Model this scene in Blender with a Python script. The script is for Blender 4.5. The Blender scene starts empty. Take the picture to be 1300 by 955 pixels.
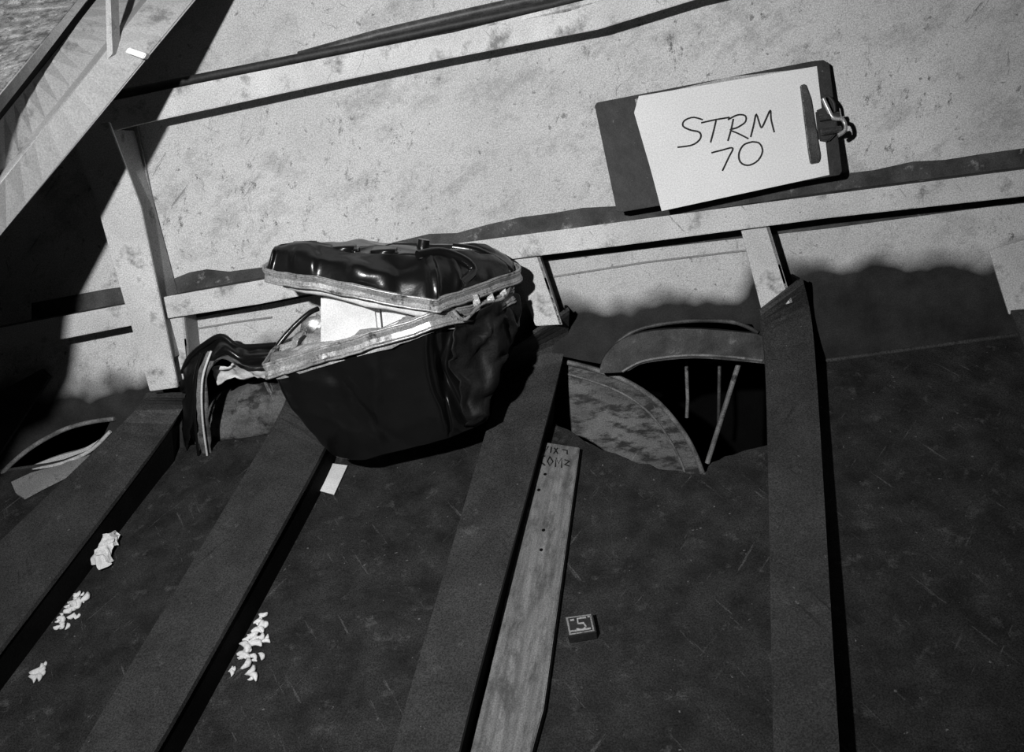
import bpy, bmesh, math, random
from mathutils import Vector, Matrix, noise
random.seed(7)
sc=bpy.context.scene
try:
    sc.view_settings.view_transform='Standard'
except Exception: pass

# ---------------- camera ----------------
FPX=1200.0
C=Vector((0,-1.35,1.0))
yaw,pitch,roll=math.radians(5.7),math.radians(12.4),math.radians(9.0)
F=Vector((-math.sin(yaw)*math.cos(pitch),math.cos(yaw)*math.cos(pitch),-math.sin(pitch)))
R0=F.cross(Vector((0,0,1))).normalized(); U0=R0.cross(F)
U=U0*math.cos(roll)+R0*math.sin(roll); R=R0*math.cos(roll)-U0*math.sin(roll)
cam=bpy.data.cameras.new('camera'); co=bpy.data.objects.new('camera',cam)
sc.collection.objects.link(co); sc.camera=co
cam.sensor_width=36; cam.lens=36*FPX/1300; cam.clip_start=0.01
M=Matrix((R,U,-F)).transposed().to_4x4(); M.translation=C; co.matrix_world=M

def hit(px,py,p0,n):
    d=F*FPX+R*(px-650)+U*(477.5-py)
    return C+d*((p0-C).dot(n)/d.dot(n))
# survey helper: point of the hull at a measured photo position, on a plane parallel to the wall at distance y
def Y(px,py,y): return hit(px,py,Vector((0,y,0)),Vector((0,-1,0)))
ZJ=Y(1130,447,0).z
S=math.radians(25)
NW=Vector((0,-1,0)); NF=Vector((0,-math.sin(S),math.cos(S))); UF=Vector((0,math.cos(S),math.sin(S)))
J0=Vector((0,0,ZJ))
def Wp(px,py,o=0): return hit(px,py,J0+NW*o,NW)
def Fp(px,py,o=0): return hit(px,py,J0+NF*o,NF)

# ---------------- materials ----------------
def nodes(name):
    m=bpy.data.materials.new(name); m.use_nodes=True
    nt=m.node_tree; return m,nt,nt.nodes['Principled BSDF']
def N(nt,t,**k):
    n=nt.nodes.new(t)
    for a,b in k.items(): setattr(n,a,b)
    return n
def noise_n(nt,vec,scale,detail=6,rough=.6,stretch=None,rot=0):
    if stretch:
        mp=N(nt,'ShaderNodeMapping'); mp.vector_type='TEXTURE'
        mp.inputs['Scale'].default_value=tuple(1/s for s in stretch)
        mp.inputs['Rotation'].default_value=(0,0,rot)
        nt.links.new(vec,mp.inputs['Vector']); vec=mp.outputs[0]
    n=N(nt,'ShaderNodeTexNoise'); n.inputs['Scale'].default_value=scale
    n.inputs['Detail'].default_value=detail; n.inputs['Roughness'].default_value=rough
    nt.links.new(vec,n.inputs['Vector']); return n.outputs['Fac']
def ramp(nt,fac,stops):
    r=N(nt,'ShaderNodeValToRGB'); e=r.color_ramp.elements
    while len(e)<len(stops): e.new(.5)
    for i,(p,v) in enumerate(stops):
        e[i].position=p; e[i].color=(v,v,v,1)
    nt.links.new(fac,r.inputs[0]); return r.outputs[0]
def mixc(nt,f,a,b,mode='MIX'):
    m=N(nt,'ShaderNodeMix',data_type='RGBA',blend_type=mode)
    for i,v in ((0,f),(6,a),(7,b)):
        if isinstance(v,bpy.types.NodeSocket): nt.links.new(v,m.inputs[i])
        elif i==0: m.inputs[0].default_value=v
        else: m.inputs[i].default_value=(v,v,v,1)
    return m.outputs[2]
def mat(name,base,var=.25,scale=8,rough=.6,metal=0,bump=.2,bscale=60,spec=.4,stretch=None,scuff=None,scuffpos=(.58,.66),scuffscale=14,sstretch=None,speck=None,grain=.35,scuff2=None):
    m,nt,b=nodes(name)
    tc=N(nt,'ShaderNodeTexCoord').outputs['Object']
    f=noise_n(nt,tc,scale,6,.6,stretch)
    c=ramp(nt,f,[(.35,base*(1-var)),(.65,base*(1+var))])
    if scuff is not None:
        g=ramp(nt,noise_n(nt,tc,scuffscale,8,.7,sstretch),[(scuffpos[0],0),(scuffpos[1],1)])
        c=mixc(nt,g,c,scuff)
    if scuff2 is not None:   # thin scratches in two directions
        for ang,sc_ in ((.9,7),(2.1,9)):
            g=ramp(nt,noise_n(nt,tc,sc_,5,.65,(1,12,1),ang),[(.64,0),(.69,.7)])
            c=mixc(nt,g,c,scuff2)
    if speck is not None:
        g=ramp(nt,noise_n(nt,tc,150,2,.5),[(.73,0),(.77,1)])
        c=mixc(nt,g,c,speck)
    g=ramp(nt,noise_n(nt,tc,560,2,.7),[(.35,1-grain),(.65,1+grain)])
    c=mixc(nt,1.0,c,g,'MULTIPLY')
    nt.links.new(c,b.inputs['Base Color'])
    b.inputs['Roughness'].default_value=rough; b.inputs['Metallic'].default_value=metal
    b.inputs['Specular IOR Level'].default_value=spec
    if bump:
        bn=N(nt,'ShaderNodeBump'); bn.inputs['Strength'].default_value=bump; bn.inputs['Distance'].default_value=.004
        nt.links.new(noise_n(nt,tc,bscale,6,.6),bn.inputs['Height']); nt.links.new(bn.outputs[0],b.inputs['Normal'])
    return m

# wall paint: light paint with scuffs; sooty dark coating on the lowest strake
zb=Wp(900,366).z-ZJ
def wall_material():
    m,nt,b=nodes('painted_hull_wall')
    tc=N(nt,'ShaderNodeTexCoord').outputs['Object']
    c=ramp(nt,noise_n(nt,tc,2.5,8,.65),[(.35,.45),(.65,.62)])
    g=ramp(nt,noise_n(nt,tc,8,10,.8,(1,1.6,1),.4),[(.50,0),(.68,.65)])
    c=mixc(nt,g,c,.17)
    msk=ramp(nt,noise_n(nt,tc,2.4,2,.5),[(.42,.15),(.56,1)])
    g=ramp(nt,noise_n(nt,tc,26,10,.88,(1,1.8,1),1.2),[(.565,0),(.61,.9)])
    c=mixc(nt,mixc(nt,1.0,g,msk,'MULTIPLY'),c,.07)
    msk2=ramp(nt,noise_n(nt,tc,3.7,2,.5),[(.44,.1),(.56,1)])
    for ang,s,t in ((.75,8,.62),(2.5,11,.64),(1.5,9,.64)):
        g=ramp(nt,noise_n(nt,tc,s,5,.75,(1,10,1),ang),[(t,0),(t+.04,.65)])
        c=mixc(nt,mixc(nt,1.0,g,msk2,'MULTIPLY'),c,.11)
    g=ramp(nt,noise_n(nt,tc,80,4,.6),[(.65,0),(.70,.7)])
    c=mixc(nt,g,c,.12)
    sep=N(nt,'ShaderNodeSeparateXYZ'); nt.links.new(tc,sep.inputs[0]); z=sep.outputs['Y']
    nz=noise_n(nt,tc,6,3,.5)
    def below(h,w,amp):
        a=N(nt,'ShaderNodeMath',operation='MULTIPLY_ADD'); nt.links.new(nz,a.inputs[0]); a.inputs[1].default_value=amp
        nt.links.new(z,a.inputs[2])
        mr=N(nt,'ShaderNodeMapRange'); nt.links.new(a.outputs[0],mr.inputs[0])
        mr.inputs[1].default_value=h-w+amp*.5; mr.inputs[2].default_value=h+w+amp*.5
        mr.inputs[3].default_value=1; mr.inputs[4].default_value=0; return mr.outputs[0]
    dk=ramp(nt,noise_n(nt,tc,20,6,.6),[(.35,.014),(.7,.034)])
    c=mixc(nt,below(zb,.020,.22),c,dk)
    g=ramp(nt,noise_n(nt,tc,560,2,.7),[(.35,.72),(.65,1.28)])
    c=mixc(nt,1.0,c,g,'MULTIPLY')
    nt.links.new(c,b.inputs['Base Color']); b.inputs['Roughness'].default_value=.65
    b.inputs['Specular IOR Level'].default_value=.2
    bn=N(nt,'ShaderNodeBump'); bn.inputs['Strength'].default_value=.15; bn.inputs['Distance'].default_value=.004
    nt.links.new(noise_n(nt,tc,30,6,.6),bn.inputs['Height']); nt.links.new(bn.outputs[0],b.inputs['Normal'])
    return m
M_wall=wall_material()
M_light=mat('light_frame_paint',.54,.15,10,.55,scuff=.16,scuffpos=(.54,.66),scuffscale=18,bump=.2,scuff2=.15,speck=.1,grain=.28)
M_lightg=mat('grey_and_shaded_paint',.24,.2,10,.5,scuff=.08,scuffscale=25)  # plain grey; on frame side faces it paints in their shade
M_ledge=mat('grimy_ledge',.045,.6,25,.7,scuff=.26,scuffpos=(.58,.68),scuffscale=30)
M_floor=mat('dark_hull_coating',.025,.40,22,.6,bump=.5,bscale=60,scuff=.085,scuffpos=(.57,.76),scuffscale=34,speck=.12,spec=.18,scuff2=.09,grain=.55)
M_rib=mat('dark_rib_coating',.041,.22,20,.55,bump=.25,bscale=60,scuff=.10,scuffpos=(.60,.76),scuffscale=30,speck=.12,spec=.18,grain=.5,scuff2=.02)
M_dark=mat('void_and_shade_black',.004,.3,10,.8,spec=.05)  # near-black; on rib webs it stands in for shade
M_drum=mat('streaked_plate',.12,.5,9,.5,scuff=.025,scuffpos=(.47,.58),scuffscale=24,sstretch=(1,2.5,1),scuff2=.26)
M_rimg=mat('worn_edge_steel',.15,.5,30,.45,scuff=.04,scuffscale=40)
M_lip=mat('opening_lip_steel',.05,.5,30,.5,scuff=.16,scuffpos=(.58,.68),scuffscale=30)
M_blk=mat('glossy_black_shell',.006,.2,8,.27,bump=.4,bscale=14,spec=.6,grain=.05)
M_cloth=mat('black_cloth',.008,.4,30,.6,bump=.6,bscale=35,spec=.3)
M_metal=mat('rim_metal',.40,.3,40,.35,metal=.4,scuff=.10,scuffpos=(.56,.64),scuffscale=50)
M_foam=mat('white_foam',.73,.12,20,.9,bump=.4,bscale=60,spec=.1,grain=.15)
M_foamg=mat('grey_liner',.36,.40,16,.9,bump=.3,bscale=90,spec=.1)
M_paper=mat('white_paper',.76,.05,5,.8,bump=.1,bscale=20,spec=.1,grain=.14)
M_ink=mat('black_marker_ink',.01,.1,5,.6,bump=0)
M_board=mat('hardboard',.024,.3,60,.6,speck=.12,bump=.2)
M_clip=mat('clip_metal',.16,.3,30,.3,metal=.7)
def wood():
    m,nt,b=nodes('weathered_pine')
    tc=N(nt,'ShaderNodeTexCoord').outputs['Object']
    c=ramp(nt,noise_n(nt,tc,5,8,.7,(1,16,16)),[(.35,.11),(.5,.18),(.65,.25)])
    w=N(nt,'ShaderNodeTexWave',wave_type='BANDS',bands_direction='Y'); w.inputs['Scale'].default_value=30
    w.inputs['Distortion'].default_value=5; w.inputs['Detail'].default_value=4
    mp=N(nt,'ShaderNodeMapping'); mp.inputs['Scale'].default_value=(.12,1,1)
    nt.links.new(tc,mp.inputs[0]); nt.links.new(mp.outputs[0],w.inputs[0])
    c=mixc(nt,1.0,c,ramp(nt,w.outputs['Fac'],[(.0,.84),(.5,1)]),'MULTIPLY')
    g=ramp(nt,noise_n(nt,tc,16,9,.75,(1,2.5,1)),[(.47,0),(.62,.85)])
    c=mixc(nt,g,c,.055)
    g=ramp(nt,noise_n(nt,tc,560,2,.7),[(.35,.72),(.65,1.28)])
    c=mixc(nt,1.0,c,g,'MULTIPLY')
    nt.links.new(c,b.inputs['Base Color']); b.inputs['Roughness'].default_value=.8
    return m
M_wood=wood()

# ---------------- mesh helpers ----------------
def link(o): sc.collection.objects.link(o); return o
def obj(name,me,m=None,parent=None,smooth=False):
    o=bpy.data.objects.new(name,me); link(o)
    if m: me.materials.append(m)
    if smooth:
        for p in me.polygons: p.use_smooth=True
    if parent: 
        o.parent=parent; o.matrix_parent_inverse=parent.matrix_world.inverted()
    return o
def frame(pts,n,xdir=None):
    c=sum(pts,Vector())/len(pts); n=n.normalized()
    x=(xdir if xdir else pts[1]-pts[0]); x=(x-n*x.dot(n)).normalized(); y=n.cross(x)
    m=Matrix((x,y,n)).transposed().to_4x4(); m.translation=c; return m
def slab(name,pts,n,thick,m,parent=None,bevel=0,xdir=None,segs=2):
    """solid plate whose visible face is the polygon pts, thickened away from normal n"""
    n=n.normalized(); fr=frame(pts,n,xdir); inv=fr.inverted()
    bm=bmesh.new()
    a=[bm.verts.new(inv@p) for p in pts]; b=[bm.verts.new(inv@(p-n*thick)) for p in pts]
    bm.faces.new(a); bm.faces.new(b[::-1]); k=len(pts)
    for i in range(k): bm.faces.new((a[i],b[i],b[(i+1)%k],a[(i+1)%k]))
    bmesh.ops.recalc_face_normals(bm,faces=bm.faces)
    if bevel: bmesh.ops.bevel(bm,geom=bm.edges[:],offset=bevel,segments=segs,affect='EDGES')
    me=bpy.data.meshes.new(name); bm.to_mesh(me); bm.free()
    o=obj(name,me,m,None); o.matrix_world=fr
    if parent: o.parent=parent; o.matrix_parent_inverse=parent.matrix_world.inverted()
    return o
def empty(name,loc):
    e=bpy.data.objects.new(name,None); e.empty_display_size=.05; e.location=loc; link(e)
    e.matrix_world=Matrix.Translation(loc); return e
def tube(name,pts,r,m,parent=None,cyclic=False,res=3,flat=False):
    cu=bpy.data.curves.new(name,'CURVE'); cu.dimensions='3D'; cu.bevel_depth=r; cu.bevel_resolution=res; cu.use_fill_caps=True
    sp=cu.splines.new('POLY'); sp.points.add(len(pts)-1); sp.use_cyclic_u=cyclic
    for i,p in enumerate(pts): sp.points[i].co=(*p,1)
    t=bpy.data.objects.new('tmp',cu); link(t)
    dg=bpy.context.evaluated_depsgraph_get()
    me=bpy.data.meshes.new_from_object(t.evaluated_get(dg)); bpy.data.objects.remove(t)
    me.name=name; me.materials.clear()
    return obj(name,me,m,parent,True)
def cr(pts,n,closed):
    k=len(pts); out=[]
    segs=k if closed else k-1
    tot=n if closed else n-1
    for j in range(n):
        t=j/tot*segs; i=min(int(t),segs-1); u=t-i
        if closed: p=[pts[(i+q)%k] for q in(-1,0,1,2)]
        else: p=[pts[max(0,min(k-1,i+q))] for q in(-1,0,1,2)]
        out.append(.5*((2*p[1])+(p[2]-p[0])*u+(2*p[0]-5*p[1]+4*p[2]-p[3])*u*u+(3*p[1]-p[0]-3*p[2]+p[3])*u**3))
    return out
def crumple(p,a,s): return p+Vector(noise.turbulence_vector(p*s,3,False))*a
def loft(name,rings,nc,nr,m,parent=None,a=0,s=14,cap_top=False,cap_bot=True,fn=None):
    R_=[cr(r,nc,True) for r in rings]
    cols=[cr([r[j] for r in R_],nr,False) for j in range(nc)]
    bm=bmesh.new(); V=[]
    for i in range(nr):
        row=[]
        for j in range(nc):
            p=cols[j][i]
            if fn: p=fn(p,i/(nr-1),j/nc)
            if a: p=crumple(p,a*(.25 if i==0 else 1),s)
            row.append(bm.verts.new(p))
        V.append(row)
    for i in range(nr-1):
        for j in range(nc):
            bm.faces.new((V[i][j],V[i][(j+1)%nc],V[i+1][(j+1)%nc],V[i+1][j]))
    def cap(row):
        c=sum((v.co for v in row),Vector())/nc; prev=row
        for q in(.85,.66,.45,.25,.1):
            nw=[bm.verts.new(crumple(c+(v.co-c)*q,a,s)) for v in row]
            for j in range(nc): bm.faces.new((prev[j],prev[(j+1)%nc],nw[(j+1)%nc],nw[j]))
            prev=nw
        cv=bm.verts.new(c)
        for j in range(nc): bm.faces.new((prev[j],prev[(j+1)%nc],cv))
    if cap_top: cap(V[0])
    if cap_bot: cap(V[-1])
    bmesh.ops.recalc_face_normals(bm,faces=bm.faces)
    me=bpy.data.meshes.new(name); bm.to_mesh(me); bm.free()
    return obj(name,me,m,parent,True)
def ribbon(name,rows,nu,nv,m,parent=None,a=0,s=14,th=.002):
    rr=[cr(r,nu,False) for r in rows]
    bm=bmesh.new(); V=[]
    cols=[cr([r[j] for r in rr],nv,False) for j in range(nu)]
    for i in range(nv): V.append([bm.verts.new(crumple(cols[j][i],a,s) if a else cols[j][i]) for j in range(nu)])
    for i in range(nv-1):
        for j in range(nu-1): bm.faces.new((V[i][j],V[i][j+1],V[i+1][j+1],V[i+1][j]))
    me=bpy.data.meshes.new(name); bm.to_mesh(me); bm.free()
    o=obj(name,me,m,parent,True); md=o.modifiers.new('s','SOLIDIFY'); md.thickness=th; md.offset=0
    return o
def plate(name,outline,holes,mtx,m,th=.002):
    """flat plate with openings; outline/holes are world points lying in the plate's plane"""
    inv=mtx.inverted(); cu=bpy.data.curves.new(name,'CURVE'); cu.dimensions='2D'; cu.fill_mode='BOTH'; cu.extrude=th
    for ring in [outline]+holes:
        sp=cu.splines.new('POLY'); sp.points.add(len(ring)-1); sp.use_cyclic_u=True
        for i,p in enumerate(ring):
            q=inv@p; sp.points[i].co=(q.x,q.y,0,1)
    t=bpy.data.objects.new('tmp',cu); link(t)
    dg=bpy.context.evaluated_depsgraph_get()
    me=bpy.data.meshes.new_from_object(t.evaluated_get(dg)); bpy.data.objects.remove(t)
    me.materials.clear(); o=obj(name,me,m); o.matrix_world=mtx; return o
def jag(pts,a=.004,n=4,axis=None):
    out=[]
    for i in range(len(pts)-1):
        for q in range(n):
            u=q/n; p=pts[i].lerp(pts[i+1],u)
            if q or i: 
                d=(pts[i+1]-pts[i]).normalized(); pr=(axis.cross(d)) 
                p=p+pr*random.uniform(-a,a)
            out.append(p)
    out.append(pts[-1]); return out

# ---------------- shell ----------------
def onj(px):   # point on the knuckle line (wall/bottom joint) at measured column
    lo,hi=300,800
    for _ in range(40):
        m_=(lo+hi)/2
        if Wp(px,m_).z>ZJ: lo=m_
        else: hi=m_
    p=Wp(px,lo); p.z=ZJ; p.y=0; return p
mw=Matrix((Vector((1,0,0)),Vector((0,0,1)),NW)).transposed().to_4x4(); mw.translation=J0+Vector((0,.002,0))
XL,XR=-2.4,2.4
nw=[Wp(*q) for q in [(603,448),(650,446),(712,452),(740,458),(762,462),(778,442),(800,424),(840,412),(900,406),(955,412),(972,440)]]
wall_out=[Vector((XL,0,ZJ)),onj(603)]+nw+[onj(976),Vector((XR,0,ZJ)),Vector((XR,0,2.2)),Vector((XL,0,2.2))]
hole_l=jag([Wp(*q) for q in [(232,470),(250,447),(300,440),(345,455),(385,480),(395,520),(380,556),(330,560),(290,573),(262,577),(235,572),(228,520),(232,470)]],.003,3,NW)[:-1]
hole_f=[Wp(*q) for q in [(2,602),(20,588),(45,566),(75,548),(110,536),(142,531),(132,552),(112,572),(80,584),(45,592),(25,603)]]
plate('wall_back',wall_out,[hole_l,hole_f],mw,M_wall)
mf=Matrix((Vector((1,0,0)),UF,NF)).transposed().to_4x4(); mf.translation=J0-NF*.002
fl_edge=jag([Fp(*q) for q in [(612,535),(660,532),(700,535),(730,552),(765,572),(810,588),(850,597),(890,602),(905,588),(930,577),(976,565)]],.003,3,NF)
DL=1.45
floor_out=[Vector((XL,0,ZJ)),onj(603)]+fl_edge+[onj(976),Vector((XR,0,ZJ)),Vector((XR,0,ZJ))-UF*DL,Vector((XL,0,ZJ))-UF*DL]
plate('floor_hull_bottom',floor_out,[],mf,M_floor)
zf=ZJ-DL*math.sin(S); yf=-DL*math.cos(S)
slab('floor',[Vector((XL,yf,zf)),Vector((XL,-3,zf)),Vector((XR,-3,zf)),Vector((XR,yf,zf))],Vector((0,0,1)),.02,M_floor)
slab('ceiling',[Vector((XL,0,2.2)),Vector((XL,-3,2.2)),Vector((XR,-3,2.2)),Vector((XR,0,2.2))],Vector((0,0,-1)),.02,M_floor)
slab('hull_outer_skin',[Vector((XL,.45,-.1)),Vector((XR,.45,-.1)),Vector((XR,.45,1.2)),Vector((XL,.45,1.2))],NW,.01,M_dark)
slab('hull_outer_skin.001',[Vector((XL,.45,zf-.1)),Vector((XL,-1.4,zf-.1)),Vector((XR,-1.4,zf-.1)),Vector((XR,.45,zf-.1))],Vector((0,0,1)),.01,M_dark)
tube('trim_knuckle_weld',[onj(-50)+NW*.001,onj(225)+NW*.001],.003,M_rib)
tube('trim_knuckle_weld.001',[onj(1030)+NW*.001,onj(1250),onj(1400)+NW*.001],.0035,M_rib)
slab('trim_strake_seam',[Wp(*p,.003) for p in [(692,352),(820,332),(955,316),(955,318),(820,334),(692,354)]],NW,.002,M_lightg)
slab('trim_strake_seam.001',[Wp(*p,.003) for p in [(240,418),(300,408),(345,402),(345,404),(300,410),(240,420)]],NW,.002,M_lightg)

# ---------------- stringers (rails) ----------------
def rail(name,top,bot,y,m,mt,back=None):
    e=[Y(*p,y) for p in top]; f=[Y(*p,y) for p in bot]
    par=empty(name,(e[0]+e[-1])/2)
    slab('face',e+f[::-1],NW,.006,m,par,.001)
    t=[p+Vector((0,.0065,0)) for p in e]; bk=[Vector((p.x,-.0005,p.z)) for p in e][::-1]
    slab('shelf',t+bk,Vector((0,0,1)),.005,mt,par,.001)
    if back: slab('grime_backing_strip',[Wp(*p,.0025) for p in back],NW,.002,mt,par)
    return par
RY=-.055
rail('lower_stringer',[(-60,428),(215,376),(330,356),(560,312),(780,283),(1050,247),(1420,200)],
     [(-60,458),(215,404),(330,386),(560,340),(780,313),(1050,277),(1420,236)],RY,M_light,M_ledge,
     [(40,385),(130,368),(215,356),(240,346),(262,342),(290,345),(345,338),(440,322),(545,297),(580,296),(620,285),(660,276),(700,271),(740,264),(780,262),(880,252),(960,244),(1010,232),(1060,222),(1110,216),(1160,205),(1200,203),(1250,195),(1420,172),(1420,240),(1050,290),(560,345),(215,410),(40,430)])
rail('upper_stringer',[(60,150),(200,116),(420,72),(560,44),(720,15),(860,-30),(1100,-90)],
     [(60,188),(180,157),(420,105),(560,76),(760,37),(880,0),(1100,-52)],RY,M_light,M_light)
tube('cable_pipe',[Y(*p,-.035) for p in [(60,139),(205,109),(330,84),(480,53),(600,27),(700,6),(800,-22),(1000,-80)]],.006,M_board)  # coloured dark to paint in the shaded gap above the rail
tube('cable_pipe.001',[Y(*p,-.02) for p in [(380,72),(480,44),(600,16),(700,-6),(800,-32),(1000,-90)]],.007,M_lip)

# ---------------- vertical post at left ----------------
post=empty('frame_post',Y(170,330,-.07))
slab('front_flange',[Y(*p,-.075) for p in [(88,165),(138,155),(178,262),(226,492),(190,497),(122,258)]],NW,.006,M_light,post,.001)
pa,pb=Y(140,165,-.069),Y(218,455,-.069)
slab('web',[pa,Vector((pa.x+.004,-.004,pa.z)),Vector((pb.x+.004,-.004,pb.z)),pb],Vector((1,0,.3)),.004,M_lightg,post)  # side turned from the flash, its shade put into the grey
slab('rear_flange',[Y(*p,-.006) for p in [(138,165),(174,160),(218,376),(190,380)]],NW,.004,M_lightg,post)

# ---------------- ribs with their light painted upper brackets ----------------
def bracket(par,pts,y=-.045):
    P=[Y(*p,y) for p in pts]
    slab('bracket_face',P,NW,.005,M_light,par,.001)
    a,b=P[1],P[2]
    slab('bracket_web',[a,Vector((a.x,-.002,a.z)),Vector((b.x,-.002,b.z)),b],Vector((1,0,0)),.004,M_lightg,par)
def rib(name,L,Rr,H=.042,br=None):
    """L,Rr: edge points as (surface,px,py): w = on wall side, f = on bottom side"""
    def P(s,x,y): return Wp(x,y,H) if s=='w' else Fp(x,y,H)
    l=[P(*q) for q in L]; r=[P(*q) for q in Rr]
    par=empty(name,(l[0]+r[-1])/2)
    l2=cr(l,24,False); r2=cr(r,24,False)
    bm=bmesh.new(); va=[bm.verts.new(p) for p in l2]; vb=[bm.verts.new(p) for p in r2]
    for i in range(23):
        bm.faces.new((va[i],va[i+1],vb[i+1],vb[i]))
    bmesh.ops.recalc_face_normals(bm,faces=bm.faces)
    me=bpy.data.meshes.new('flange'); bm.to_mesh(me); bm.free()
    o=obj('flange',me,M_rib,par,False); md=o.modifiers.new('s','SOLIDIFY'); md.thickness=.006; md.offset=0
    def drop(p):
        a,b=(p-J0).dot(NF),(p-J0).dot(NW)
        return p-NF*max(0,a) if a<b else p-NW*max(0.0,b)
    bm=bmesh.new()
    ins=[p.lerp(q,.03) for p,q in zip(r2,l2)]
    va=[bm.verts.new(p) for p in ins]; vb=[bm.verts.new(drop(p)) for p in ins]
    for i in range(23): bm.faces.new((va[i],va[i+1],vb[i+1],vb[i]))
    me=bpy.data.meshes.new('web'); bm.to_mesh(me); bm.free()
    o=obj('web',me,M_dark,par); md=o.modifiers.new('s','SOLIDIFY'); md.thickness=.004  # black web paints in the shade along the rib's right edge
    if br: bracket(par,br)
    return par
rib('hull_rib',[('w',186,500),('w',150,545),('f',-10,700),('f',-220,900)],[('w',236,500),('w',212,550),('f',2,825),('f',-100,960)],br=[(208,405),(234,402),(242,475),(226,486)])
rib('hull_rib',[('w',366,500),('f',340,556),('f',156,865),('f',70,1010)],[('w',420,540),('f',408,580),('f',250,865),('f',165,1010)])
rib('hull_rib',[('w',650,440),('f',632,500),('f',525,865),('f',485,1010)],[('w',722,392),('f',710,475),('f',606,865),('f',572,1010)],br=[(646,326),(684,322),(714,412),(680,414)])
rib('hull_rib',[('w',964,394),('f',972,480),('f',980,865),('f',983,1010)],[('w',1018,352),('f',1034,450),('f',1060,865),('f',1069,1010)],.048,br=[(941,292),(976,286),(1006,384),(968,397)])
rib('hull_rib',[('w',1282,395),('f',1310,480),('f',1400,865),('f',1430,1010)],[('w',1340,390),('f',1375,480),('f',1490,865),('f',1520,1010)],br=[(1256,318),(1330,296),(1345,390),(1282,400)])
slab('lap_plate',[Wp(*p,.012) for p in [(-60,530),(50,470),(62,480),(0,575),(-60,640)]],NW,.01,M_rib)

# ---------------- openings: plates and rods behind ----------------
arc=[(585,446),(640,446),(700,455),(760,470),(800,486),(835,510),(865,545),(882,575),(893,604)]
A=cr([Y(*p,.03) for p in arc],40,False)
dm=empty('lightening_ring_plate',A[12])
slab('plate',A+[Y(893,720,.03),Y(585,720,.03)],NW,.02,M_drum,dm)
tube('rim',[p+NW*.004 for p in A],.004,M_rimg,dm)
arc2=[(585,462),(640,461),(700,470),(755,485),(795,502),(826,526),(850,558),(866,590),(872,612)]
tube('inner_bead',[p+NW*.001 for p in cr([Y(*p,.03) for p in arc2],40,False)],.0018,M_rimg,dm)
oa=[(762,468),(768,452),(790,431),(830,420),(890,418),(960,424)]
ia=[(972,462),(920,457),(880,455),(840,458),(812,463),(795,472),(762,474)]
fr=empty('opening_frame',Y(860,420,0))
slab('lip',cr([Wp(*p,.012) for p in oa],16,False)+[Wp(976,430,.012)]+cr([Wp(*p,.012) for p in ia],16,False),NW,.012,M_lip,fr)
tube('edge',cr([Wp(*p,.004) for p in [(768,458),(785,434),(815,417),(870,408),(930,409),(962,422)]],24,False),.003,M_lip,fr)
tube('inner_edge',cr([Wp(*p,.014) for p in [(790,472),(812,460),(842,454),(880,451),(925,453),(968,458)]],24,False),.002,M_rimg,fr)
tube('steel_rod',[Y(870,430,.07),Y(873,506,.07),Y(872,530,.075)],.0028,M_rimg)
tube('steel_rod',[Y(914,430,.08),Y(912,545,.08)],.0028,M_lip)
tube('steel_rod',[Y(948,430,.05),Y(898,588,.05)],.0040,M_rimg)

# left opening: round tank behind
c0,c1=Y(255,545,.055),Y(400,500,.055); ax=(c1-c0).normalized(); q1=ax.cross(Vector((0,1,0))).normalized(); q2=ax.cross(q1)
def cyl_ring(c,r): return [c+(q1*math.cos(t)+q2*math.sin(t))*r for t in [i*math.pi/5 for i in range(10)]]
tk=empty('ribbed_tank',(c0+c1)/2)
loft('shell',[cyl_ring(c0,.012),cyl_ring(c0,.040),cyl_ring(c0.lerp(c1,.1),.046),cyl_ring(c0.lerp(c1,.5),.050),cyl_ring(c1,.052)],32,20,M_drum,tk)
# far-left opening
A2=cr([Y(*p,.02) for p in [(-10,612),(25,598),(70,580),(110,568),(150,540)]],12,False)
f2=empty('lightening_ring_plate',A2[5])
slab('plate',A2+[Y(150,640,.02),Y(-10,660,.02)],NW,.01,M_light,f2)
tube('rim',cr([Wp(*p,.003) for p in [(2,606),(8,595),(40,568),(80,546),(115,536),(145,532)]],20,False),.0035,M_rimg,f2)
tube('rim_low',cr([Wp(*p,.004) for p in [(18,612),(40,598),(80,588),(115,572),(140,548)]],20,False),.003,M_light,f2)
slab('torn_flap',[Fp(*p,.006) for p in [(14,612),(40,600),(78,590),(112,574),(128,562),(112,586),(80,606),(52,620),(30,632),(20,626)]],NF,.004,M_lightg,f2)

# ---------------- big beam, top left ----------------
bmE=empty('overhead_beam',Y(100,100,-.3))
def line(p,q,dy=0,a=-.35,b=2.3):
    P,Q=Y(*p,-.115-dy),Y(*q,-.32-dy); return [P.lerp(Q,a),P.lerp(Q,b)]
Ls=[line((243,0),(0,293),0),line((246,0),(0,297),.02),line((188,0),(0,232),.03),line((180,0),(0,222),.015),line((122,0),(0,150),.012),line((112,0),(0,140),.035),line((100,0),(0,118),.04),line((-160,0),(-380,270),.045)]
M_beam=mat('mottled_beam_paint',.34,.45,60,.8,scuff=.10,scuffpos=(.50,.62),scuffscale=90,bump=.5,bscale=120)
M_beamf=mat('beam_flange_paint',.42,.10,10,.6,bump=0,scuff=.2,scuffpos=(.56,.68),scuffscale=20,spec=.1,grain=.2)
M_beamw=mat('beam_web_paint',.33,.12,10,.6,bump=0,scuff=.15,scuffpos=(.58,.7),scuffscale=25,spec=.1,grain=.2)
ms=[M_beamf,M_beamf,M_beamw,M_beamw,M_dark,M_beamw,M_beam]
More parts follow.
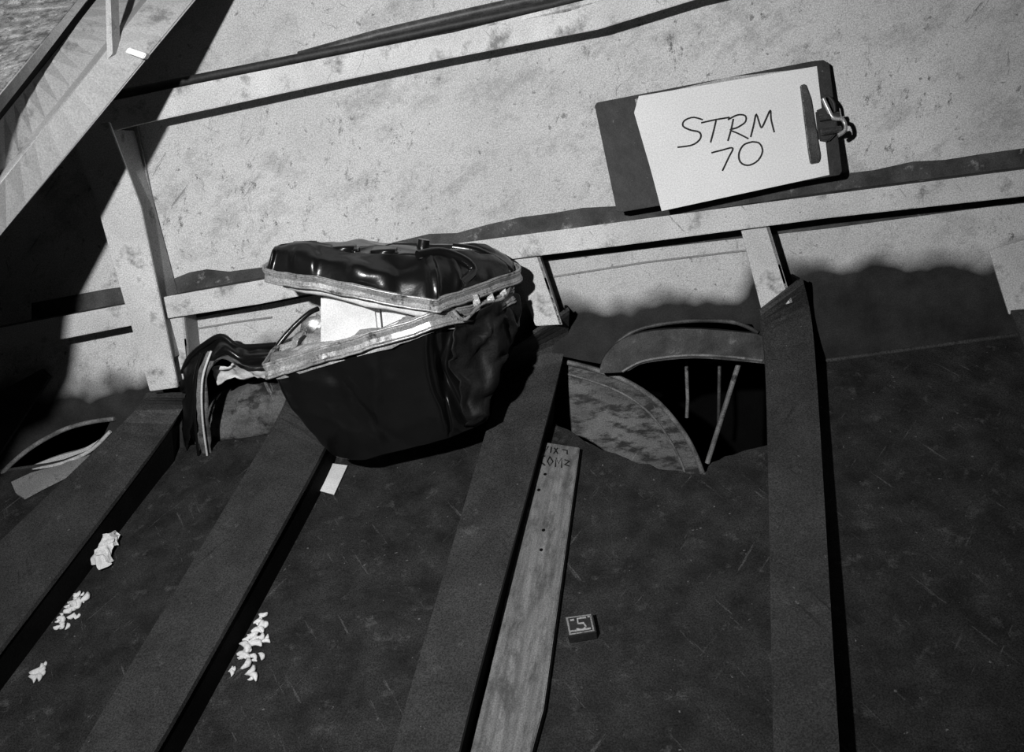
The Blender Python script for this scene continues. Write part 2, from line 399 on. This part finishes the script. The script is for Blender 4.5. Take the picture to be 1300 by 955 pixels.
for i in range(7):
    a,b=Ls[i],Ls[i+1]
    bm=bmesh.new(); K_=30
    va=[bm.verts.new(a[0].lerp(a[1],t/K_)) for t in range(K_+1)]; vb=[bm.verts.new(b[0].lerp(b[1],t/K_)) for t in range(K_+1)]
    for t in range(K_): bm.faces.new((va[t],va[t+1],vb[t+1],vb[t]))
    me=bpy.data.meshes.new('plate'); bm.to_mesh(me); bm.free()
    o=obj('plate_%d'%i,me,ms[i],bmE,False); md=o.modifiers.new('s','SOLIDIFY'); md.thickness=.003; md.offset=0
slab('stiffener',[Y(133,-40,-.215),Y(139,-40,-.215),Y(143,68,-.215),Y(136,76,-.215)],NW,.02,M_beamf,bmE)
slab('tab',[Y(163,60,-.215),Y(186,68,-.215),Y(182,75,-.215),Y(158,66,-.215)],NW,.012,M_paper,bmE,.001)

# ---------------- clipboard ----------------
p_low=Vector((0,-.046,Y(925,252,-.046).z)); tilt=math.radians(10); NC=Vector((0,-math.cos(tilt),math.sin(tilt)))
def K(px,py,o=0): return hit(px,py,p_low+NC*o,NC)
cb=empty('clipboard',K(915,170))
slab('board',[K(*p) for p in [(755,134),(758,130),(1034,77),(1046,76),(1053,81),(1069,217),(1066,222),(790,269),(783,268)]],NC,.003,M_board,cb,.0006)
pp=[(811,122),(1037,84),(1053,222),(840,268),(826,215),(805,143)]
slab('paper',[K(*p,.0012) for p in pp],NC,.0006,M_paper,cb)
slab('paper_back_sheet',[K(*p,.0005) for p in [(806,126),(925,98),(1030,86),(1050,219),(838,262)]],NC,.0004,M_foamg,cb)
strokes=[[(892,152),(880,149),(869,153),(867,160),(876,165),(888,168),(889,176),(879,184),(860,187)],
 [(890,156),(908,152),(926,149)],[(909,153),(906,166),(902,181)],
 [(931,151),(928,165),(924,179)],[(924,152),(936,146),(946,147),(946,155),(936,162),(927,165),(936,169),(950,176)],
 [(953,174),(957,158),(960,145),(964,156),(967,162),(973,150),(978,140),(979,152),(983,168)],
 [(903,194),(915,191),(930,188),(925,200),(917,217)],
 [(955,180),(944,184),(938,195),(940,206),(950,210),(962,204),(968,192),(964,182),(955,180)]]
for i,s in enumerate(strokes):
    tube('ink_stroke_%d'%i,cr([K(*p,.0016) for p in s],28,False),.0012,M_ink,cb,res=1)
slab('clip_bar',[K(*p,.007) for p in [(1016,108),(1023,106),(1030,125),(1042,198),(1040,206),(1029,208),(1026,190)]],NC,.005,M_clip,cb,.0012)
slab('clip_base',[K(*p,.008) for p in [(1036,140),(1050,134),(1062,146),(1064,168),(1052,180),(1040,178)]],NC,.007,M_board,cb,.002)
tube('clip_spring',[K(1040,150,.012),K(1066,146,.012)],.0045,M_clip,cb)
tube('clip_spring_rear',[K(1042,168,.012),K(1068,164,.012)],.0045,M_clip,cb)
tube('clip_lever',cr([K(*p,.014) for p in [(1045,125),(1052,140),(1058,150),(1070,152),(1073,165),(1064,172)]],16,False),.0028,M_metal,cb)
tube('clip_loop',cr([K(*p,.012) for p in [(1044,128),(1050,122),(1058,130),(1060,142)]],12,False),.002,M_board,cb)

# ---------------- black storage case ----------------
case=empty('crushed_storage_case',Y(480,470,-.18))
def ring(l): return [Y(*q) for q in l]
B0=ring([(342,462,-.20),(352,463,-.215),(395,450,-.22),(460,430,-.225),(530,407,-.225),(556,400,-.215),(595,392,-.18),(645,372,-.11),(600,374,-.07),(520,392,-.07),(430,415,-.08),(368,436,-.11)])
B2=ring([(364,499,-.18),(374,506,-.20),(412,500,-.208),(470,490,-.210),(535,474,-.206),(558,468,-.20),(587,455,-.16),(610,435,-.11),(590,425,-.08),(520,440,-.08),(430,460,-.09),(380,480,-.12)])
B3=ring([(388,540,-.165),(398,550,-.18),(435,552,-.187),(485,547,-.191),(552,532,-.19),(574,526,-.183),(606,508,-.15),(616,486,-.12),(592,480,-.10),(520,500,-.1),(440,520,-.1),(405,530,-.13)])
B4=ring([(414,568,-.155),(424,578,-.16),(448,584,-.165),(490,581,-.17),(558,564,-.17),(580,556,-.165),(616,538,-.15),(618,522,-.13),(590,515,-.12),(530,530,-.115),(460,550,-.115),(430,562,-.13)])
def dents(p,u,v):
    g=lambda c,w: math.exp(-((v-c)/w)**2)*math.sin(math.pi*u)
    cre=g(.17+.12*u,.012)*.007-g(.27-.03*u,.010)*.005+g(.40+.06*u,.014)*.016+g(.46-.10*u,.012)*.012-g(.36,.010)*.009
    return p+Vector((0,1,0))*cre
loft('body',[B0,B2,B3,B4],200,64,M_blk,case,a=.0055,s=12,fn=dents)
L0=ring([(343,347,-.19),(352,351,-.205),(400,360,-.22),(470,375,-.23),(545,390,-.23),(562,387,-.22),(610,369,-.17),(655,350,-.10),(610,328,-.07),(520,330,-.07),(440,330,-.07),(370,335,-.11)])
L2=ring([(347,322,-.185),(356,322,-.20),(402,330,-.215),(470,345,-.225),(545,357,-.225),(562,353,-.215),(608,342,-.16),(650,335,-.10),(608,315,-.075),(520,312,-.07),(440,312,-.07),(375,315,-.11)])
L3=ring([(354,313,-.17),(364,309,-.175),(405,311,-.185),(470,319,-.195),(535,323,-.195),(555,321,-.185),(598,319,-.15),(630,326,-.11),(604,312,-.09),(520,309,-.085),(440,307,-.085),(385,306,-.11)])
def lidf(p,u,v):
    f=1 if .04<v<.46 else 0
    return p+Vector((0,-1,.2))*(.0045*f*math.sin(math.pi*u)*math.tanh(2.5*math.sin(v*2*math.pi*9)))
loft('lid',[L0,L2,L3],200,30,M_blk,case,a=.0055,s=15,fn=lidf)
for i,(x,y) in enumerate([(386,315),(436,319),(488,323)]):
    cpt=Y(x,y,-.172-i*.004)
    bm=bmesh.new(); bmesh.ops.create_cube(bm,size=1); bmesh.ops.scale(bm,vec=(.038,.026,.014),verts=bm.verts)
    bmesh.ops.bevel(bm,geom=bm.edges[:],offset=.004,segments=4,affect='EDGES')
    me=bpy.data.meshes.new('b'); bm.to_mesh(me); bm.free()
    o=obj('lid_boss_%d'%i,me,M_blk,None,True); o.location=cpt; o.rotation_euler=(.15,.12,-.05)
    o.parent=case; o.matrix_parent_inverse=case.matrix_world.inverted()
tube('lid_knob',[Y(536,318,-.15),Y(538,304,-.15)],.008,M_blk,case)
tube('lid_ridge',cr(ring([(530,324,-.2),(560,320,-.18),(590,331,-.17),(600,345,-.17),(585,360,-.2)]),20,False),.006,M_blk,case)
tube('lid_ridge_b',cr(ring([(575,314,-.12),(605,319,-.12),(632,332,-.11),(648,345,-.11)]),20,False),.006,M_blk,case)
def band(name,ringp,dz0,dz1,out,m,groove=True):
    c=sum(ringp,Vector())/len(ringp); rp=cr(ringp,110,True)
    def off(p,o,dz):
        d=(p-c); d.z=0; d.normalize(); return crumple(p,.003,25)+d*o+Vector((0,0,dz))
    bm=bmesh.new()
    prof=[(out*.4,dz0),(out,dz0*.8+dz1*.2),(out*.6,(dz0+dz1)/2),(out,dz0*.2+dz1*.8),(out*.4,dz1)]
    rows=[[bm.verts.new(off(p,o_,z_)) for p in rp] for o_,z_ in prof]
    for a,b in zip(rows,rows[1:]):
        for j in range(110): bm.faces.new((a[j],a[(j+1)%110],b[(j+1)%110],b[j]))
    me=bpy.data.meshes.new(name); bm.to_mesh(me); bm.free()
    o=obj(name,me,m,case); md=o.modifiers.new('s','SOLIDIFY'); md.thickness=.002
    tube(name+'_bead',[off(p,out+.001,dz0) for p in rp],.0016,m,case,True,2)
    tube(name+'_bead_low',[off(p,out+.001,dz1) for p in rp],.0016,m,case,True,2)
band('lid_rim',L0,.009,-.005,.006,M_metal)
band('body_rim',B0,.004,-.014,.006,M_metal)
cl=sum(L0,Vector())/len(L0); cb0=sum(B0,Vector())/len(B0)
loft('lid_foam',[[cl+(p-cl)*.93+Vector((0,0,-.004)) for p in L0],[cl+(p-cl)*.9+Vector((0,0,-.016)) for p in L0],[cl+(p-cl)*.8+Vector((0,0,-.02)) for p in L0]],60,8,M_foam,case,a=.004,s=20)
loft('body_liner',[[cb0+(p-cb0)*.96+Vector((0,0,-.02)) for p in B0],[cb0+(p-cb0)*.93+Vector((0,0,.002)) for p in B0],[cb0+(p-cb0)*.75+Vector((0,0,-.004)) for p in B0]],60,8,M_foamg,case,a=.010,s=22)
slab('foam_block',[Y(*p,-.180) for p in [(406,374),(478,372),(484,425),(406,442)]],NW,.07,M_foam,case,.005)
slab('foam_block_small',[Y(*p,-.190) for p in [(482,378),(552,392),(522,404),(486,420)]],NW,.06,M_foam,case,.004)
for i,(x,y) in enumerate([(598,376),(616,372),(632,364)]):
    yy=-.19+i*.025
    slab('latch_%d'%i,[Y(x,y,yy),Y(x+8,y-3,yy),Y(x+12,y+10,yy),Y(x+4,y+14,yy)],NW,.006,M_metal,case,.001)
tube('latch_wire',cr([Y(*q) for q in [(575,394,-.215),(590,406,-.21),(612,386,-.18),(640,378,-.14),(650,352,-.12)]],20,False),.0022,M_metal,case)
ribbon('torn_cover',[ring([(575,398,-.21),(602,393,-.19),(640,378,-.14),(658,382,-.09)]),ring([(580,450,-.20),(608,440,-.18),(645,420,-.14),(656,408,-.09)]),ring([(590,550,-.165),(612,530,-.16),(630,465,-.14),(652,430,-.10)])],40,30,M_cloth,case,a=.014,s=24)
ribbon('buckled_rim',[ring([(352,452,-.13),(362,432,-.13),(384,412,-.12),(404,400,-.11)]),ring([(366,456,-.14),(378,438,-.14),(394,424,-.13),(408,414,-.12)])],24,6,M_metal,case,a=.012,s=35)
ribbon('buckled_liner',[ring([(372,450,-.16),(384,432,-.15),(404,420,-.13),(412,416,-.12)]),ring([(396,448,-.18),(402,440,-.17),(412,432,-.15),(416,430,-.14)])],24,6,M_foamg,case,a=.010,s=40)
tube('gasket_lip',cr(ring([(347,456,-.13),(352,440,-.13),(372,416,-.12),(392,398,-.11),(404,392,-.10)]),24,False),.0035,M_blk,case)

# torn edge / gasket left of the case
fl=empty('torn_flange_gasket',Y(270,470,-.05))
ribbon('cover',[ring([(230,480,-.03),(240,455,-.06),(262,436,-.07),(282,427,-.075),(304,440,-.08),(350,438,-.09)]),
   ring([(232,520,-.03),(246,482,-.06),(268,456,-.085),(286,446,-.095),(312,458,-.10),(348,452,-.11)]),
   ring([(238,576,-.012),(252,505,-.04),(270,464,-.06),(290,456,-.06),(318,468,-.06),(352,462,-.08)])],44,20,M_blk,fl,a=.005,s=22,th=.004)
tube('cover_hem',cr(ring([(230,480,-.032),(240,455,-.062),(262,436,-.072),(282,427,-.077),(304,440,-.082),(350,438,-.092)]),30,False),.004,M_blk,fl)
ribbon('strap',[ring([(262,445,-.085),(250,480,-.08),(250,530,-.06),(256,578,-.02)]),ring([(275,450,-.085),(264,485,-.075),(264,530,-.055),(270,578,-.018)])],20,4,M_rimg,fl,a=.003,s=30)
tube('strap_edge',cr(ring([(256,448,-.088),(247,482,-.083),(247,530,-.062),(252,578,-.025)]),20,False),.0022,M_blk,fl)
tube('strap_cord',cr(ring([(268,446,-.09),(257,482,-.085),(257,530,-.065),(263,578,-.028)]),20,False),.0016,M_foam,fl)
ribbon('crumpled_sheet',[ring([(272,466,-.05),(310,460,-.055),(345,464,-.06)]),ring([(278,484,-.03),(315,478,-.03),(345,476,-.04)])],24,12,M_foam,fl,a=.010,s=45)

# ---------------- loose things on the bottom plating ----------------
pk=empty('wooden_plank',Fp(685,700,.012))
PP=[Fp(*p,.014) for p in [(684,560),(736,568),(690,900),(660,1010),(585,1000),(618,868)]]
o=slab('board',PP,NF,.013,M_wood,pk,.001,xdir=Fp(652,865,.014)-Fp(710,565,.014))
for (x,y) in [(692,602),(684,622),(690,673),(687,698)]:
    c=Fp(x,y,.0146); tube('nail',[c,c-NF*.002],.0022,M_dark,pk)
def stencil(pts): tube('stencil',[Fp(*p,.0143) for p in pts],.0010,M_ink,pk,res=1)
for l in [[(692,579),(688,581),(688,588),(692,591)],[(698,580),(695,586),(698,592),(702,586),(698,580)],[(705,593),(706,581),(709,589),(713,582),(713,594)],
          [(690,567),(692,574),(696,567)],[(700,568),(699,575)],[(704,569),(708,576)],[(708,569),(703,576)],[(717,584),(723,586),(717,590),(723,592)],[(714,571),(720,572),(720,577)]]: stencil(l)

mb=empty('matchbox',Fp(738,793,.014))
q=[(716,783),(752,778),(757,802),(721,808)]
slab('sleeve',[Fp(*p,.014) for p in q],NF,.013,M_board,mb,.0005)
def inset(q,k,dx=0,dy=0):
    cx=sum(a for a,b in q)/4; cy=sum(b for a,b in q)/4
    return [(cx+(a-cx)*k+dx,cy+(b-cy)*k+dy) for a,b in q]
slab('label',[Fp(*p,.0146) for p in inset(q,.88)],NF,.0008,M_lightg,mb)
slab('label_field',[Fp(*p,.0150) for p in inset(q,.76)],NF,.0006,M_board,mb)
for l in [[(744,784),(733,786),(734,792),(741,791),(744,796),(740,800),(732,799)],[(724,802),(750,798)],[(724,788),(729,787)],[(746,783),(749,783)]]:
    tube('label_print',[Fp(*p,.0153) for p in l],.0013,M_foamg,mb,res=1)

slab('paper_tag',[Fp(*p,.004) for p in [(411,587),(441,591),(424,628),(395,620)]],NF,.0008,M_foam)
def tissue(name,pts,a):
    b=bmesh.new(); P=[Fp(*p,.008) for p in pts]; c=sum(P,Vector())/len(P)
    loop=cr(P,40,True); rows=[]
    for k in range(7):
        f=1-k/7
        rows.append([b.verts.new(crumple(c+(p-c)*f+NF*(.012*(1-f*f)),a,60)) for p in loop])
    for r1,r2 in zip(rows,rows[1:]):
        for j in range(40): b.faces.new((r1[j],r1[(j+1)%40],r2[(j+1)%40],r2[j]))
    b.faces.new(rows[-1])
    me=bpy.data.meshes.new(name); b.to_mesh(me); b.free(); return obj(name,me,M_foam,None)
tissue('crumpled_tissue',[(117,690),(132,678),(152,673),(150,688),(140,700),(142,716),(128,722),(117,710)],.008)
tissue('paper_scrap',[(197,548),(208,547),(212,556),(202,572),(193,566)],.004)
def crumbs(name,regs,mt):
    b=bmesh.new()
    for (x0,y0,x1,y1,n,w,sz) in regs:
        for i in range(n):
            t=random.random(); x=x0+(x1-x0)*t+random.uniform(-w,w); y=y0+(y1-y0)*t+random.uniform(-w,w)*.7
            s=sz*random.uniform(.5,1.1); c=Fp(x,y,s*.5)
            th=random.uniform(0,3.1); ax_=Vector((math.cos(th),0,0))+UF*math.sin(th); sd=NF.cross(ax_)
            g=bmesh.ops.create_icosphere(b,subdivisions=2,radius=1)['verts']
            for v in g:
                u=v.co.copy(); u+=Vector(noise.noise_vector(u*1.5+Vector((i,t,0))))*.3
                v.co=c+ax_*u.x*s+sd*(u.y*s*.5+.5*s*(u.x*u.x-.3))+NF*u.z*s*.45
    me=bpy.data.meshes.new(name); b.to_mesh(me); b.free(); return obj(name,me,mt,None,True)
crumbs('foam_packing_crumbs',[(322,812,340,775,10,6,.007),(308,860,328,805,28,15,.008),(44,865,54,845,9,5,.008),(78,798,104,757,20,9,.0075),(88,770,108,755,8,6,.007)],M_foam)

# ---------------- lights ----------------
l=bpy.data.lights.new('camera_flash','SPOT'); l.energy=80; l.shadow_soft_size=.016; l.spot_size=math.radians(108); l.spot_blend=1.0
o=bpy.data.objects.new('camera_flash',l); link(o)
lp=Vector((-.34,-1.40,1.25)); tgt=Y(510,270,0)
o.location=lp; o.rotation_euler=(tgt-lp).to_track_quat('-Z','Y').to_euler()
w=bpy.data.worlds.new('world'); sc.world=w; w.use_nodes=True
w.node_tree.nodes['Background'].inputs[0].default_value=(.5,.5,.5,1); w.node_tree.nodes['Background'].inputs[1].default_value=.005
